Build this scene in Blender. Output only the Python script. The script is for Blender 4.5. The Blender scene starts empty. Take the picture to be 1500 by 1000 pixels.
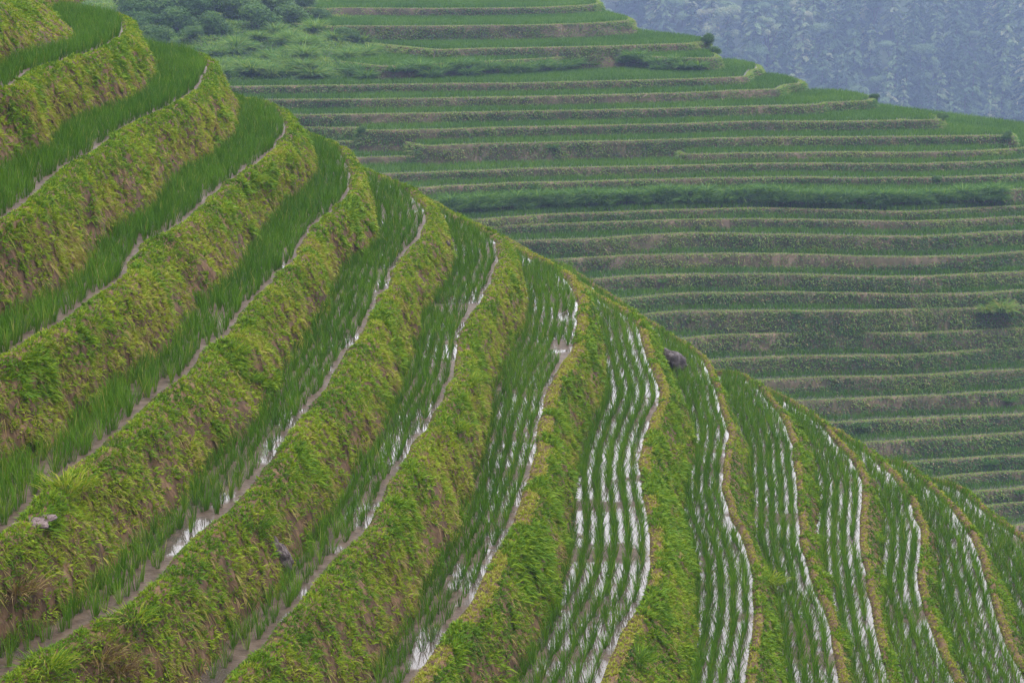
import bpy, math, random
import numpy as np
from mathutils import Matrix, Vector
rng = np.random.default_rng(7)
random.seed(7)
R = math.radians
scene = bpy.context.scene
COL = scene.collection

# ------------------------------------------------------------------ camera model (shared by the survey of the terraces)
F, YH = 2600.0, -150.0                     # focal length and horizon row for a 1500 x 1000 frame
PITCH = math.atan((500 - YH) / F)
CP, SP = math.cos(PITCH), math.sin(PITCH)

def ray(p):
    p = np.atleast_2d(np.array(p, float))
    u = (p[:, 0] - 750) / F; v = (500 - p[:, 1]) / F
    return np.stack([u, CP + v * SP, -SP + v * CP], 1)

def on_level(p, z):                        # where a sight line meets the level z
    d = ray(p); k = np.asarray(z) / d[:, 2]
    return np.stack([d[:, 0] * k, d[:, 1] * k], 1)

def at_depth(px, py, D):
    d = ray([(px, py)])[0]
    return d * (D / d[1])

def project(P):
    f = P[:, 1] * CP - P[:, 2] * SP; up = P[:, 1] * SP + P[:, 2] * CP
    f = np.maximum(f, 0.1)
    return 750 + F * P[:, 0] / f, 500 - F * up / f, f

def in_view(P, m=110):
    x, y, _ = project(P)
    return (x > -m) & (x < 1500 + m) & (y > -m) & (y < 1000 + m)

# ------------------------------------------------------------------ numeric helpers
def _hash(i, j, k, s):
    h = (i * 374761393 + j * 668265263 + k * 2147483647 + s * 144665) & 0xFFFFFFFF
    h = ((h ^ (h >> 13)) * 1274126177) & 0xFFFFFFFF
    return ((h ^ (h >> 16)) & 0xFFFF) / 65535.0

def noise(P, scale=1.0, seed=0):           # value noise 0..1
    P = np.asarray(P, float) * scale + 1000.0
    I = np.floor(P).astype(np.int64); f = P - I; f = f * f * (3 - 2 * f)
    out = 0
    for a in (0, 1):
        for b in (0, 1):
            for c in (0, 1):
                w = (f[:, 0] if a else 1 - f[:, 0]) * (f[:, 1] if b else 1 - f[:, 1]) * (f[:, 2] if c else 1 - f[:, 2])
                out = out + w * _hash(I[:, 0] + a, I[:, 1] + b, I[:, 2] + c, seed)
    return out

def fbm(P, scale=1.0, seed=0, oct=3):
    t = 0; a = .5; n = 0
    for o in range(oct):
        t = t + a * noise(P, scale * 2 ** o, seed + o * 17); n += a; a *= .55
    return t / n

def norm(v):
    return v / np.maximum(np.linalg.norm(v, axis=-1, keepdims=True), 1e-9)

def resample(P, step):
    d = np.r_[0, np.cumsum(np.linalg.norm(np.diff(P, axis=0), axis=1))]
    n = max(2, int(d[-1] / step) + 1)
    s = np.linspace(0, d[-1], n)
    return np.stack([np.interp(s, d, P[:, i]) for i in range(P.shape[1])], 1)

def smooth(A, w):
    if w < 1: return A
    k = np.hanning(2 * w + 3)[1:-1]; k /= k.sum()
    pad = np.concatenate([2 * A[:1] - A[w:0:-1], A, 2 * A[-1:] - A[-2:-w - 2:-1]]) if len(A) > w + 1 else A
    if len(A) <= w + 1: return A
    out = np.stack([np.convolve(pad[:, i], k, 'valid') for i in range(A.shape[1])], 1)
    return out

def side_normals(P, w):
    T = np.gradient(P, axis=0); T = norm(smooth(T, w))
    return np.stack([T[:, 1], -T[:, 0]], 1)          # to the right of travel: out of the hill

def nearest(Q, poly):
    """distance (positive outside, right of travel) and fractional index of the nearest point of a polyline"""
    a = poly[:-1]; d = poly[1:] - a; dd = np.maximum((d * d).sum(1), 1e-9)
    D = np.empty(len(Q)); S = np.empty(len(Q))
    for i in range(0, len(Q), 3000):
        q = Q[i:i + 3000, None, :]
        t = np.clip(((q - a) * d).sum(2) / dd, 0, 1)
        c = a + t[..., None] * d
        r = ((q - c) ** 2).sum(2); j = r.argmin(1); m = np.arange(len(j))
        e = Q[i:i + 3000] - a[j]
        cr = d[j, 0] * e[:, 1] - d[j, 1] * e[:, 0]
        D[i:i + 3000] = np.sqrt(r[m, j]) * np.where(cr > 0, -1, 1); S[i:i + 3000] = j + t[m, j]
    return D, S

# ------------------------------------------------------------------ mesh and object helpers
def mesh_from(name, V, quads=None, tris=None, tint=None, smooth_shade=False):
    me = bpy.data.meshes.new(name)
    V = np.asarray(V, np.float32)
    quads = np.zeros((0, 4), np.int32) if quads is None else np.asarray(quads, np.int32)
    tris = np.zeros((0, 3), np.int32) if tris is None else np.asarray(tris, np.int32)
    me.vertices.add(len(V)); me.vertices.foreach_set('co', V.ravel())
    loops = np.concatenate([quads.ravel(), tris.ravel()]).astype(np.int32)
    me.loops.add(len(loops)); me.loops.foreach_set('vertex_index', loops)
    nq, nt = len(quads), len(tris)
    me.polygons.add(nq + nt)
    st = np.concatenate([np.arange(nq) * 4, nq * 4 + np.arange(nt) * 3]).astype(np.int32)
    me.polygons.foreach_set('loop_start', st)
    me.update(calc_edges=True)
    if smooth_shade: me.shade_smooth()
    if tint is not None:
        at = me.attributes.new('tint', 'FLOAT', 'POINT'); at.data.foreach_set('value', np.asarray(tint, np.float32))
    return me

def link(name, me, mat=None, parent=None):
    o = bpy.data.objects.new(name, me)
    if mat is not None and me is not None and len(me.materials) == 0: me.materials.append(mat)
    COL.objects.link(o)
    if parent is not None: o.parent = parent
    return o

def tag(o, label=None, cat=None, group=None, kind=None):
    if label: o['label'] = label
    if cat: o['category'] = cat
    if group: o['group'] = group
    if kind: o['kind'] = kind
    return o

def grid_quads(n, m):
    i, j = np.meshgrid(np.arange(n - 1), np.arange(m - 1), indexing='ij')
    a = (i * m + j).ravel()
    return np.stack([a, a + m, a + m + 1, a + 1], 1)

def blades(base, dirv, L, W, bend, tint, flat=False):
    """grass blades: a quad and a tapering tip each; returns V, quads, tris, tint"""
    n = len(base)
    ref = rng.normal(size=(n, 3)) if flat is False else np.asarray(flat) + rng.normal(size=(n, 3)) * .3   # flat: the way the leaf faces
    side = norm(np.cross(dirv, ref)) * (W * .5)[:, None]
    L = L[:, None]
    mid = base + dirv * L * .55 + bend * .3
    tip = base + dirv * L * .96 + bend
    V = np.stack([base - side * .8, base + side * .8, mid - side, mid + side, tip], 1).reshape(-1, 3)
    o = np.arange(n) * 5
    quads = np.stack([o, o + 1, o + 3, o + 2], 1); tris = np.stack([o + 2, o + 3, o + 4], 1)
    return V, quads, tris, np.repeat(tint, 5)

def join(parts):
    V, Q, T, H = [], [], [], []; n = 0
    for v, q, t, h in parts:
        V.append(v); Q.append(q + n); T.append(t + n); H.append(h); n += len(v)
    return np.concatenate(V), np.concatenate(Q), np.concatenate(T), np.concatenate(H)

# ------------------------------------------------------------------ materials
def new_mat(name):
    m = bpy.data.materials.new(name); m.use_nodes = True
    nt = m.node_tree; nt.nodes.clear()
    return m, nt.nodes, nt.links

def ramp_node(N, stops, interp='LINEAR'):
    r = N.new('ShaderNodeValToRGB'); r.color_ramp.interpolation = interp
    el = r.color_ramp.elements
    while len(el) < len(stops): el.new(.5)
    for e, (p, c) in zip(el, stops): e.position = p; e.color = (*c, 1)
    return r

def leaf_mat(name, stops, transl=.3, rough=.55, spec=.3, tcol=(1.25, 1.2, .6), vary=0):
    m, N, K = new_mat(name)
    out = N.new('ShaderNodeOutputMaterial'); at = N.new('ShaderNodeAttribute'); at.attribute_name = 'tint'
    r = ramp_node(N, stops); K.new(at.outputs['Fac'], r.inputs[0])
    if vary:                                   # plants of one kind differ in hue
        oi = N.new('ShaderNodeObjectInfo'); ma = N.new('ShaderNodeMath'); ma.operation = 'MULTIPLY_ADD'; ma.inputs[1].default_value = vary
        K.new(oi.outputs['Random'], ma.inputs[0]); ad = N.new('ShaderNodeMath'); ad.operation = 'ADD'; ma.inputs[2].default_value = -vary / 2
        K.new(ma.outputs[0], ad.inputs[0]); K.new(at.outputs['Fac'], ad.inputs[1]); K.new(ad.outputs[0], r.inputs[0])
    p = N.new('ShaderNodeBsdfPrincipled'); p.inputs['Roughness'].default_value = rough
    p.inputs['Specular IOR Level'].default_value = spec
    K.new(r.outputs[0], p.inputs['Base Color'])
    t = N.new('ShaderNodeBsdfTranslucent')
    mc = N.new('ShaderNodeMix'); mc.data_type = 'RGBA'; mc.blend_type = 'MULTIPLY'; mc.inputs[0].default_value = 1
    K.new(r.outputs[0], mc.inputs[6]); mc.inputs[7].default_value = (*tcol, 1)
    K.new(mc.outputs[2], t.inputs['Color'])
    mx = N.new('ShaderNodeMixShader'); mx.inputs[0].default_value = transl
    K.new(p.outputs[0], mx.inputs[1]); K.new(t.outputs[0], mx.inputs[2]); K.new(mx.outputs[0], out.inputs[0])
    return m

def earth_mat(name, stops, scale=2.0, rough=.9, bump=.4, stretch=(1, 1, 1)):
    m, N, K = new_mat(name)
    out = N.new('ShaderNodeOutputMaterial'); p = N.new('ShaderNodeBsdfPrincipled')
    tc = N.new('ShaderNodeTexCoord'); mp = N.new('ShaderNodeMapping'); mp.inputs['Scale'].default_value = stretch
    K.new(tc.outputs['Object'], mp.inputs[0])
    n1 = N.new('ShaderNodeTexNoise'); n1.inputs['Scale'].default_value = scale; n1.inputs['Detail'].default_value = 8
    n1.inputs['Roughness'].default_value = .65
    K.new(mp.outputs[0], n1.inputs['Vector'])
    r = ramp_node(N, stops); K.new(n1.outputs[0], r.inputs[0]); K.new(r.outputs[0], p.inputs['Base Color'])
    n2 = N.new('ShaderNodeTexNoise'); n2.inputs['Scale'].default_value = scale * 6; n2.inputs['Detail'].default_value = 6
    K.new(mp.outputs[0], n2.inputs['Vector'])
    b = N.new('ShaderNodeBump'); b.inputs['Strength'].default_value = bump; b.inputs['Distance'].default_value = .05
    K.new(n2.outputs[0], b.inputs['Height']); K.new(b.outputs[0], p.inputs['Normal'])
    p.inputs['Roughness'].default_value = rough; p.inputs['Specular IOR Level'].default_value = .2
    K.new(p.outputs[0], out.inputs[0])
    return m

def paddy_mat(name, wet, mud=((.045, .031, .021), (.105, .077, .058))):
    """shallow muddy water with low mud flats; wet = share of open water"""
    m, N, K = new_mat(name)
    out = N.new('ShaderNodeOutputMaterial'); tc = N.new('ShaderNodeTexCoord')
    n1 = N.new('ShaderNodeTexNoise'); n1.inputs['Scale'].default_value = .55; n1.inputs['Detail'].default_value = 6
    n1.inputs['Roughness'].default_value = .6; K.new(tc.outputs['Object'], n1.inputs['Vector'])
    mr = N.new('ShaderNodeMapRange'); mr.inputs[1].default_value = .72 - wet * .5; mr.inputs[2].default_value = .78 - wet * .5
    K.new(n1.outputs[0], mr.inputs[0])
    n2 = N.new('ShaderNodeTexNoise'); n2.inputs['Scale'].default_value = 5; n2.inputs['Detail'].default_value = 7
    K.new(tc.outputs['Object'], n2.inputs['Vector'])
    r = ramp_node(N, [(.3, mud[0]), (.7, mud[1])]); K.new(n2.outputs[0], r.inputs[0])
    pm = N.new('ShaderNodeBsdfPrincipled'); pm.inputs['Roughness'].default_value = .55; pm.inputs['Specular IOR Level'].default_value = .15
    K.new(r.outputs[0], pm.inputs['Base Color'])
    n3 = N.new('ShaderNodeTexNoise'); n3.inputs['Scale'].default_value = 14; n3.inputs['Detail'].default_value = 5
    K.new(tc.outputs['Object'], n3.inputs['Vector'])
    b = N.new('ShaderNodeBump'); b.inputs['Strength'].default_value = .5; b.inputs['Distance'].default_value = .03
    K.new(n3.outputs[0], b.inputs['Height']); K.new(b.outputs[0], pm.inputs['Normal'])
    pw = N.new('ShaderNodeBsdfPrincipled'); pw.inputs['Base Color'].default_value = (.06, .048, .042, 1)
    pw.inputs['Roughness'].default_value = .03; pw.inputs['IOR'].default_value = 1.5; pw.inputs['Specular IOR Level'].default_value = .75
    n4 = N.new('ShaderNodeTexNoise'); n4.inputs['Scale'].default_value = 5; n4.inputs['Detail'].default_value = 3
    K.new(tc.outputs['Object'], n4.inputs['Vector'])
    b2 = N.new('ShaderNodeBump'); b2.inputs['Strength'].default_value = .06; b2.inputs['Distance'].default_value = .02
    K.new(n4.outputs[0], b2.inputs['Height']); K.new(b2.outputs[0], pw.inputs['Normal'])
    mx = N.new('ShaderNodeMixShader'); K.new(mr.outputs[0], mx.inputs[0]); K.new(pm.outputs[0], mx.inputs[1]); K.new(pw.outputs[0], mx.inputs[2])
    K.new(mx.outputs[0], out.inputs[0])
    return m

M = {}
M['rice'] = leaf_mat('rice_leaf', [(0, (.022, .070, .005)), (.5, (.072, .178, .011)), (.85, (.145, .27, .022)), (1, (.28, .29, .08))], .3, spec=.15)
M['grass'] = leaf_mat('bank_grass_leaf', [(0, (.030, .075, .010)), (.3, (.090, .19, .010)), (.52, (.215, .295, .015)),
                      (.70, (.31, .30, .055)), (.86, (.27, .205, .09)), (1, (.13, .085, .045))], .3, rough=.65, spec=.12)
M['far_grass'] = leaf_mat('hill_grass_leaf', [(0, (.045, .115, .034)), (.35, (.11, .235, .048)), (.6, (.235, .325, .07)),
                      (.8, (.36, .32, .14)), (1, (.30, .20, .14))], .36, rough=.65, spec=.12)
M['scrub'] = leaf_mat('scrub_leaf', [(0, (.022, .058, .016)), (.5, (.060, .13, .030)), (1, (.15, .22, .06))], .2, rough=.75, spec=.05, vary=.3)
M['forest'] = leaf_mat('forest_leaf', [(0, (.025, .055, .024)), (.5, (.085, .145, .058)), (.8, (.19, .26, .11)), (1, (.31, .30, .17))], .12, rough=.8, spec=.04, vary=.8)
M['bark'] = earth_mat('bark', [(.3, (.05, .035, .025)), (.7, (.13, .10, .075))], 6)
M['soil'] = earth_mat('bank_soil', [(.3, (.03, .020, .012)), (.48, (.075, .045, .025)), (.60, (.13, .078, .042)), (.75, (.19, .125, .075))], 4.5, stretch=(1, 1, .45))
M['far_soil'] = earth_mat('hill_soil', [(.3, (.045, .044, .022)), (.52, (.105, .084, .050)), (.75, (.215, .145, .11))], .5, stretch=(1, 1, .5))
M['rock'] = earth_mat('rock', [(.3, (.022, .019, .02)), (.5, (.07, .058, .06)), (.7, (.19, .165, .17))], 5, .8, .9)
M['clod'] = earth_mat('mud_clod', [(.3, (.07, .045, .042)), (.7, (.24, .18, .18))], 7, .7, .9)
M['stump'] = earth_mat('stump', [(.3, (.035, .025, .025)), (.55, (.13, .10, .10)), (.75, (.36, .31, .29))], 9, .85, 1.0, (2, 2, .4))
M['valley'] = earth_mat('valley_ground', [(.3, (.03, .05, .02)), (.7, (.07, .10, .035))], .02)
M['mountain'] = earth_mat('mountain_ground', [(.3, (.018, .03, .014)), (.7, (.04, .06, .025))], .05)

M['scrub_ground'] = earth_mat('scrub_ground', [(.3, (.03, .05, .02)), (.6, (.07, .10, .035)), (.8, (.12, .10, .06))], .6)

HAZE_COL = (.49, .63, 1.0, 1); HAZE_D = .00042
SKY_STRENGTH = .09; CLOUD_HI = 24.0; SUN_STRENGTH = 2.9; EXPOSURE = .84

# ------------------------------------------------------------------ THE NEAR SPUR: surveyed terrace edges (frame pixels) and foot lines of the banks
B={
0:[(-120,70),(-40,10),(0,-22),(60,-50),(95,-68),(103,-80),(95,-92)],
1:[(0,135),(20,125),(37,110),(83,93),(133,78),(157,68),(177,55),(183,43),(180,33),(170,27),(150,22),(138,20)],
2:[(0,325),(27,308),(43,295),(70,263),(100,243),(153,213),(163,200),(187,185),(233,163),(267,147),(290,130),(303,102),(300,95),(285,82),(260,75),(235,72)],
3:[(0,526),(20,516),(67,490),(117,453),(150,430),(180,403),(200,370),(213,356),(257,333),(277,320),(300,297),(333,267),(367,247),(400,220),(413,203),(416,190),(413,175),(405,165),(385,155),(352,148)],
4:[(0,786),(20,766),(50,736),(87,703),(130,669),(167,633),(193,616),(220,590),(247,566),(280,540),(297,513),(333,493),(360,450),(390,423),(410,403),(430,380),(440,356),(457,333),(480,315),(500,297),(510,280),(513,260),(508,245),(500,228),(480,213),(455,203)],
5:[(0,996),(20,979),(47,959),(77,943),(107,929),(140,909),(167,904),(190,886),(213,866),(240,839),(257,809),(277,789),(317,763),(353,733),(377,703),(407,666),(420,640),(443,613),(467,580),(483,553),(500,520),(517,506),(540,466),(563,423),(583,383),(610,356),(620,333),(625,315),(618,300),(600,285),(575,270),(545,260)],
6:[(333,996),(363,963),(387,939),(420,903),(457,859),(480,833),(499,809),(520,793),(543,766),(557,736),(573,703),(597,663),(627,626),(647,586),(660,553),(670,510),(680,473),(700,446),(713,423),(727,390),(730,373),(722,352),(700,338),(670,325),(650,313)],
7:[(603,996),(633,959),(657,919),(683,893),(700,866),(717,829),(740,786),(760,743),(777,693),(783,666),(790,616),(800,576),(817,540),(837,513),(843,486),(847,443),(840,430),(825,405),(800,390),(775,378),(752,368)],
8:[(883,993),(907,933),(933,896),(947,866),(953,826),(953,783),(943,726),(937,693),(938,666),(950,623),(967,583),(963,563),(950,533),(940,500),(935,478),(920,465),(895,450),(870,435)],
9:[(1090,1000),(1097,949),(1103,893),(1103,853),(1097,813),(1087,786),(1072,763),(1058,716),(1060,666),(1068,640),(1059,608),(1050,581),(1040,553),(1032,533),(1029,527),(1010,512),(985,498),(960,482)],
10:[(1227,1000),(1222,966),(1217,926),(1203,883),(1187,846),(1175,809),(1170,766),(1168,716),(1161,655),(1149,623),(1134,596),(1107,566),(1080,546)],
11:[(1303,1000),(1290,959),(1280,919),(1273,879),(1267,839),(1260,799),(1260,753),(1262,706),(1245,671),(1221,644),(1200,617),(1170,599)],
12:[(1397,1000),(1383,973),(1370,936),(1353,893),(1343,853),(1347,826),(1347,773),(1333,736),(1305,695),(1272,665)],
13:[(1503,1000),(1497,983),(1473,946),(1460,909),(1450,866),(1437,826),(1423,786),(1400,753),(1350,704),(1317,677)],
14:[(1600,1000),(1575,930),(1545,860),(1520,820),(1490,785),(1450,757),(1400,713)],
}
V={
1:[(0,85),(33,73),(83,63),(117,53),(143,40)],
2:[(0,250),(33,220),(83,190),(133,160),(167,150),(200,138),(232,105)],
3:[(0,455),(17,448),(50,422),(100,400),(133,375),(147,352),(160,333),(187,317),(227,293),(247,263),(287,233),(320,213),(347,187),(352,160)],
4:[(0,670),(50,653),(83,623),(127,586),(173,546),(213,523),(247,496),(267,473),(300,430),(333,400),(363,373),(377,340),(390,325),(417,290),(443,277),(458,258)],
5:[(0,905),(33,899),(100,879),(117,853),(143,829),(177,799),(207,776),(233,743),(267,723),(290,689),(310,653),(337,630),(390,606),(407,546),(433,503),(463,460),(480,416),(500,380),(520,370),(550,353),(550,315)],
6:[(280,986),(290,963),(317,939),(333,906),(367,883),(397,853),(420,823),(450,789),(473,749),(500,723),(527,653),(560,626),(580,573),(593,533),(610,493),(617,460),(640,420),(663,386)],
7:[(533,993),(583,926),(610,873),(617,846),(640,820),(667,780),(680,753),(687,719),(703,663),(720,586),(740,533),(747,506),(767,466)],
8:[(750,993),(783,933),(800,893),(817,866),(827,826),(833,776),(840,726),(847,686),(860,610),(887,560),(887,506)],
9:[(1017,1000),(1020,949),(1025,883),(1020,833),(1013,783),(1010,690),(1008,600),(985,545)],
10:[(1157,993),(1150,943),(1143,893),(1133,849),(1113,799),(1107,733),(1103,666),(1087,620),(1057,586)],
11:[(1260,1000),(1247,950),(1233,900),(1220,863),(1213,816),(1203,733),(1200,666)],
12:[(1323,1000),(1317,966),(1307,926),(1297,873),(1295,826),(1300,773),(1277,686)],
13:[(1417,1000),(1400,950),(1387,900),(1383,866),(1377,816),(1370,776),(1350,743)],
14:[(1500,930),(1490,883),(1477,846),(1460,816),(1430,776)],
}
DROP = [1.6, 1.56, 1.65, 1.44, 1.29, 1.29, 1.59, 1.47, 1.5, .75, .42, .40, .48, .6, .9, 1.0, 1.2]
ZN = {1: -4.5}; ZN[0] = ZN[1] + DROP[0]
for k in range(2, 17): ZN[k] = ZN[k - 1] - DROP[k - 1]
WET = [.2, .15, .15, .2, .3, .40, .46, .50, .62, .66, .62, .70, .66, .7, .7, 1, 1]
NEAR = {}

CREST, FAR9 = {}, []
def near_edge(k):
    if k <= 14:
        P = on_level(B[k], ZN[k])
    else:                                             # two more terraces just outside the frame
        P = NEAR[14]['core'] + side_normals(NEAR[14]['core'], 3) * (3.3 * (k - 14))
    core = P.copy()
    a = P[0]
    if k <= 5: ext = [(-.45, -1)] * 2
    else:
        t = norm(P[0] - P[min(3, len(P) - 1)]); ext = [tuple(t * 1.0), (-.1, -1)]
    e1 = a + np.array(ext[0]) * 5
    e2 = np.array([e1[0] + ext[1][0] * (e1[1] - 5), 5.0])
    q = np.array(B[k][-1] if k <= 14 else (1500, 700)); sl = (q[0] - 750) / F - .35
    f1 = P[-1] + np.array([sl, 1.0]) * 12
    f2 = f1 + np.array([-6, 5.0]); f3 = f2 + np.array([-110., 40.])
    far = [f1, f2, f3]
    if k == 9: CREST[9] = on_level([(1029, 527)], ZN[9])[0]; FAR9.extend([P[-3], P[-2], P[-1], f1, f2, f3])
    if k > 9:                                         # beyond the crest the levels fall away steeply, one close behind the other
        CREST[k] = P[-1]; dl = np.array([.28, .55])
        far = [CREST[j] + dl * (k - j) for j in range(k - 1, 8, -1)] + [q + dl * (k - 9) for q in FAR9]
    pts = np.vstack([[e2], [e1], P] + [[q] for q in far])
    pts = resample(pts, .22)
    pts = smooth(pts, 3)
    w = np.stack([noise(np.c_[pts, np.full(len(pts), k * 9.)], .9, 3), noise(np.c_[pts, np.full(len(pts), k * 9.)], 2.3, 5)], 1) - .5
    pts = pts + side_normals(pts, 3) * (w[:, :1] * (.18 if k < 7 else .09) + w[:, 1:] * (.08 if k < 7 else .03))
    return pts, core

grass_parts, rice_pos, rice_h, rice_row = [], [], [], []

for k in range(0, 15):
    P, core = near_edge(k); z = ZN[k]
    NEAR[k] = dict(P=P, core=core, z=z)
    r = DROP[k] if k < 14 else 22.0
    bw = .42 if k < 8 else .34 if k == 8 else .24
    batter = .40 if k < 14 else .55
    d0 = bw + batter * r
    d = np.full(len(P), d0)
    if k + 1 in V:                                    # the measured foot of the bank
        Q = on_level(V[k + 1], ZN[k + 1] + .3)
        dd, ss = nearest(Q, P); o = np.argsort(ss)
        dd = np.clip(dd, bw + .22 * r if k < 9 else .26, bw + .4 * r + 1.5)
        s = np.arange(len(P)); d = np.interp(s, ss[o], dd[o])
        tail = np.clip((s - ss.max() - 8) / 25., 0, 1); d = d * (1 - tail) + d0 * tail
        d = smooth(d[:, None], 9)[:, 0]
    NEAR[k]['foot'] = d; NEAR[k]['bw'] = bw
    # --- tread: one level sheet running back under the terrace above
    n = len(P)
    loop = np.vstack([P, [(-150, P[-1, 1])], [(-150, 5.0)]])
    me = bpy.data.meshes.new('paddy_water')
    me.from_pydata([(x, y, z) for x, y in loop], [], [tuple(range(len(loop)))])
    tag(link('paddy_water', me, paddy_mat('paddy', WET[k])), kind='structure',
        label='muddy planted paddy tread on the near terraced spur', cat='paddy')
    # --- bank: low bund, lip, then the steep earth face
    Nn = smooth(side_normals(P, 5), 3); Nn = norm(Nn)
    oo = np.array([-.06, 0, .07, .2, .34, .44]) / .44 * bw; hh = np.array([-.12, -.01, .055, .10, .085, .02])
    m1 = len(oo); T = np.linspace(0, 1, 13)[1:]
    cols = []; vv = []
    for c in range(m1):
        h = hh[c] + (0 if c < 2 else 1) * (noise(np.c_[P, np.full(n, c * .3)], 1.6, 11) - .5) * .10
        cols.append(np.c_[P + Nn * oo[c], z + h]); vv.append(-1 + c / (m1 - 1))
    for t in T:
        off = bw + (d - bw) * (t ** .85); h = .02 - (r + .12) * t
        B3 = np.c_[P + Nn * off[:, None], np.full(n, z + h)]
        e = math.sin(math.pi * min(t * 1.05, 1)) ** .6
        bulge = (fbm(B3, .8, 21) - .5) * .45 + (fbm(B3 * [1, 1, .5], 3.2, 22) - .5) * .22 + (noise(B3 * [1, 1, .25], 8, 23) - .5) * .07
        B3[:, :2] += Nn * (bulge * e)[:, None]; B3[:, 2] += (noise(B3, 2.5, 25) - .5) * .1 * e
        cols.append(B3); vv.append(t)
    cols.append(np.c_[P + Nn * (d + .15)[:, None], np.full(n, z - r - .5)]); vv.append(1.15)
    G = np.stack(cols, 1); vv = np.array(vv)
    bank = link('terrace_bank', mesh_from('terrace_bank', G.reshape(-1, 3), grid_quads(n, G.shape[1]), smooth_shade=True), M['soil'])
    tag(bank, kind='structure', label='grassy earth bank below a paddy on the near spur', cat='bank')
    NEAR[k]['G'] = G; NEAR[k]['vv'] = vv
    # --- grass on the bank
    if True:
        a = G[:-1, :-1]; b = G[1:, :-1]; c = G[:-1, 1:]
        nrm = np.cross(c - a, b - a); area = np.linalg.norm(nrm, axis=2); nrm = norm(nrm)
        cen = (a + G[1:, 1:]) * .5
        vis = in_view(cen.reshape(-1, 3), 140).reshape(area.shape)
        area = area * vis; area[:, 0] = 0; area[:, -1] *= .3
        dist = np.linalg.norm(cen, axis=2)
        facing = np.einsum('ijk,ijk->ij', nrm, -cen) > 0
        area = area * np.where(facing, 1, .3)
        dens = 400 * np.clip(32 / np.maximum(dist, 22), .35, 1.3) ** 1.2
        exp = (area * dens).ravel(); N_ = int(exp.sum())
        if N_ > 0:
            cell = rng.choice(len(exp), N_, p=exp / exp.sum())
            i, j = np.unravel_index(cell, area.shape)
            u, w = rng.random((2, N_, 1))
            pos = (G[i, j] * (1 - u) + G[i + 1, j] * u) * (1 - w) + (G[i, j + 1] * (1 - u) + G[i + 1, j + 1] * u) * w
            nn = nrm[i, j]; v = vv[j] * (1 - w[:, 0]) + vv[j + 1] * w[:, 0]
            big = fbm(pos, .55, 31); mid = fbm(pos, 2.2, 33); str_ = fbm(pos * [1, 1, .22], 5.5, 35)
            cover = .88 + (mid - .5) * 1.2 + (str_ - .5) * 1.6 + np.where(v < .15, .5, (-.56 if k < 8 else 0) * v) + (big - .5) * .6
            keep = rng.random(N_) < np.clip(cover, .10, 1)
            pos, nn, v, big, mid, str_ = pos[keep], nn[keep], v[keep], big[keep], mid[keep], str_[keep]
            N_ = len(pos); rnd = rng.random(N_); face = np.clip(v, 0, 1)
            # every tuft has a hue and a habit: leafy weed, upright grass, or dry hanging straw
            tint = .43 + (rnd - .5) * .30 + (mid - .5) * .45 + (big - .5) * .45 + face * .13 - .03
            if k >= 7: tint = np.where(v > -.1, tint - (.10 if k < 9 else .17), .66 + .22 * (rnd - .5))
            dry = rng.random(N_) < .07 + (.34 if k < 8 else .14) * face ** 1.3 * (str_ > .45); tint = np.where(dry, .74 + .26 * rng.random(N_), tint)
            lush = (fbm(pos, 1.0, 37) > (.66 if k < 7 else .58)) & ~dry; tint = np.where(lush, .24 + .22 * rnd, tint)
            weed = (rng.random(N_) < .45) & ~dry & ~lush
            size = (.46 + .62 * rng.random(N_) ** 2) * (1 if k < 9 else .8) * np.where(v < -.5, .6, 1) * np.where(lush, 1.5, 1)
            NB = 7; r_ = lambda a: np.repeat(a, NB, 0)
            n_ = N_ * NB; nb3 = r_(nn); up = np.array([0, 0, 1.])
            t1 = norm(np.cross(nb3, up + .01)); t2 = np.cross(nb3, t1); an = rng.random((n_, 1)) * 6.283
            rad = t1 * np.cos(an) + t2 * np.sin(an)
            wd, dr = r_(weed), r_(dry); sz = r_(size)
            D = norm(nb3 * np.where(wd, .7, .55)[:, None] + up * np.where(dr, -.1, np.where(wd, .35, np.where(r_(v) < .1, 1.0, .55)))[:, None]
                     + rad * (np.where(wd, .95, .55) * (.4 + .8 * rng.random(n_)))[:, None])
            L = sz * np.where(wd, .066, np.where(dr, .15, .135)) * (.6 + .8 * rng.random(n_))
            W = sz * np.where(wd, .036, np.where(dr, .013, .018)) * (.7 + .6 * rng.random(n_)) * np.clip(np.linalg.norm(r_(pos), axis=1) / 34, .85, 1.7)
            bend = np.c_[nb3[:, :2] * .25, np.where(dr, -1.0, np.where(wd, -.15, -.45))] * L[:, None] + rad * (L * .2)[:, None]
            base = r_(pos) + rad * (sz * .03 * rng.random(n_))[:, None] - nb3 * .01
            tb = r_(tint) + (rng.random(n_) - .5) * .12
            grass_parts.append(blades(base, D, L, W, bend, np.clip(tb, 0, 1)))
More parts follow.
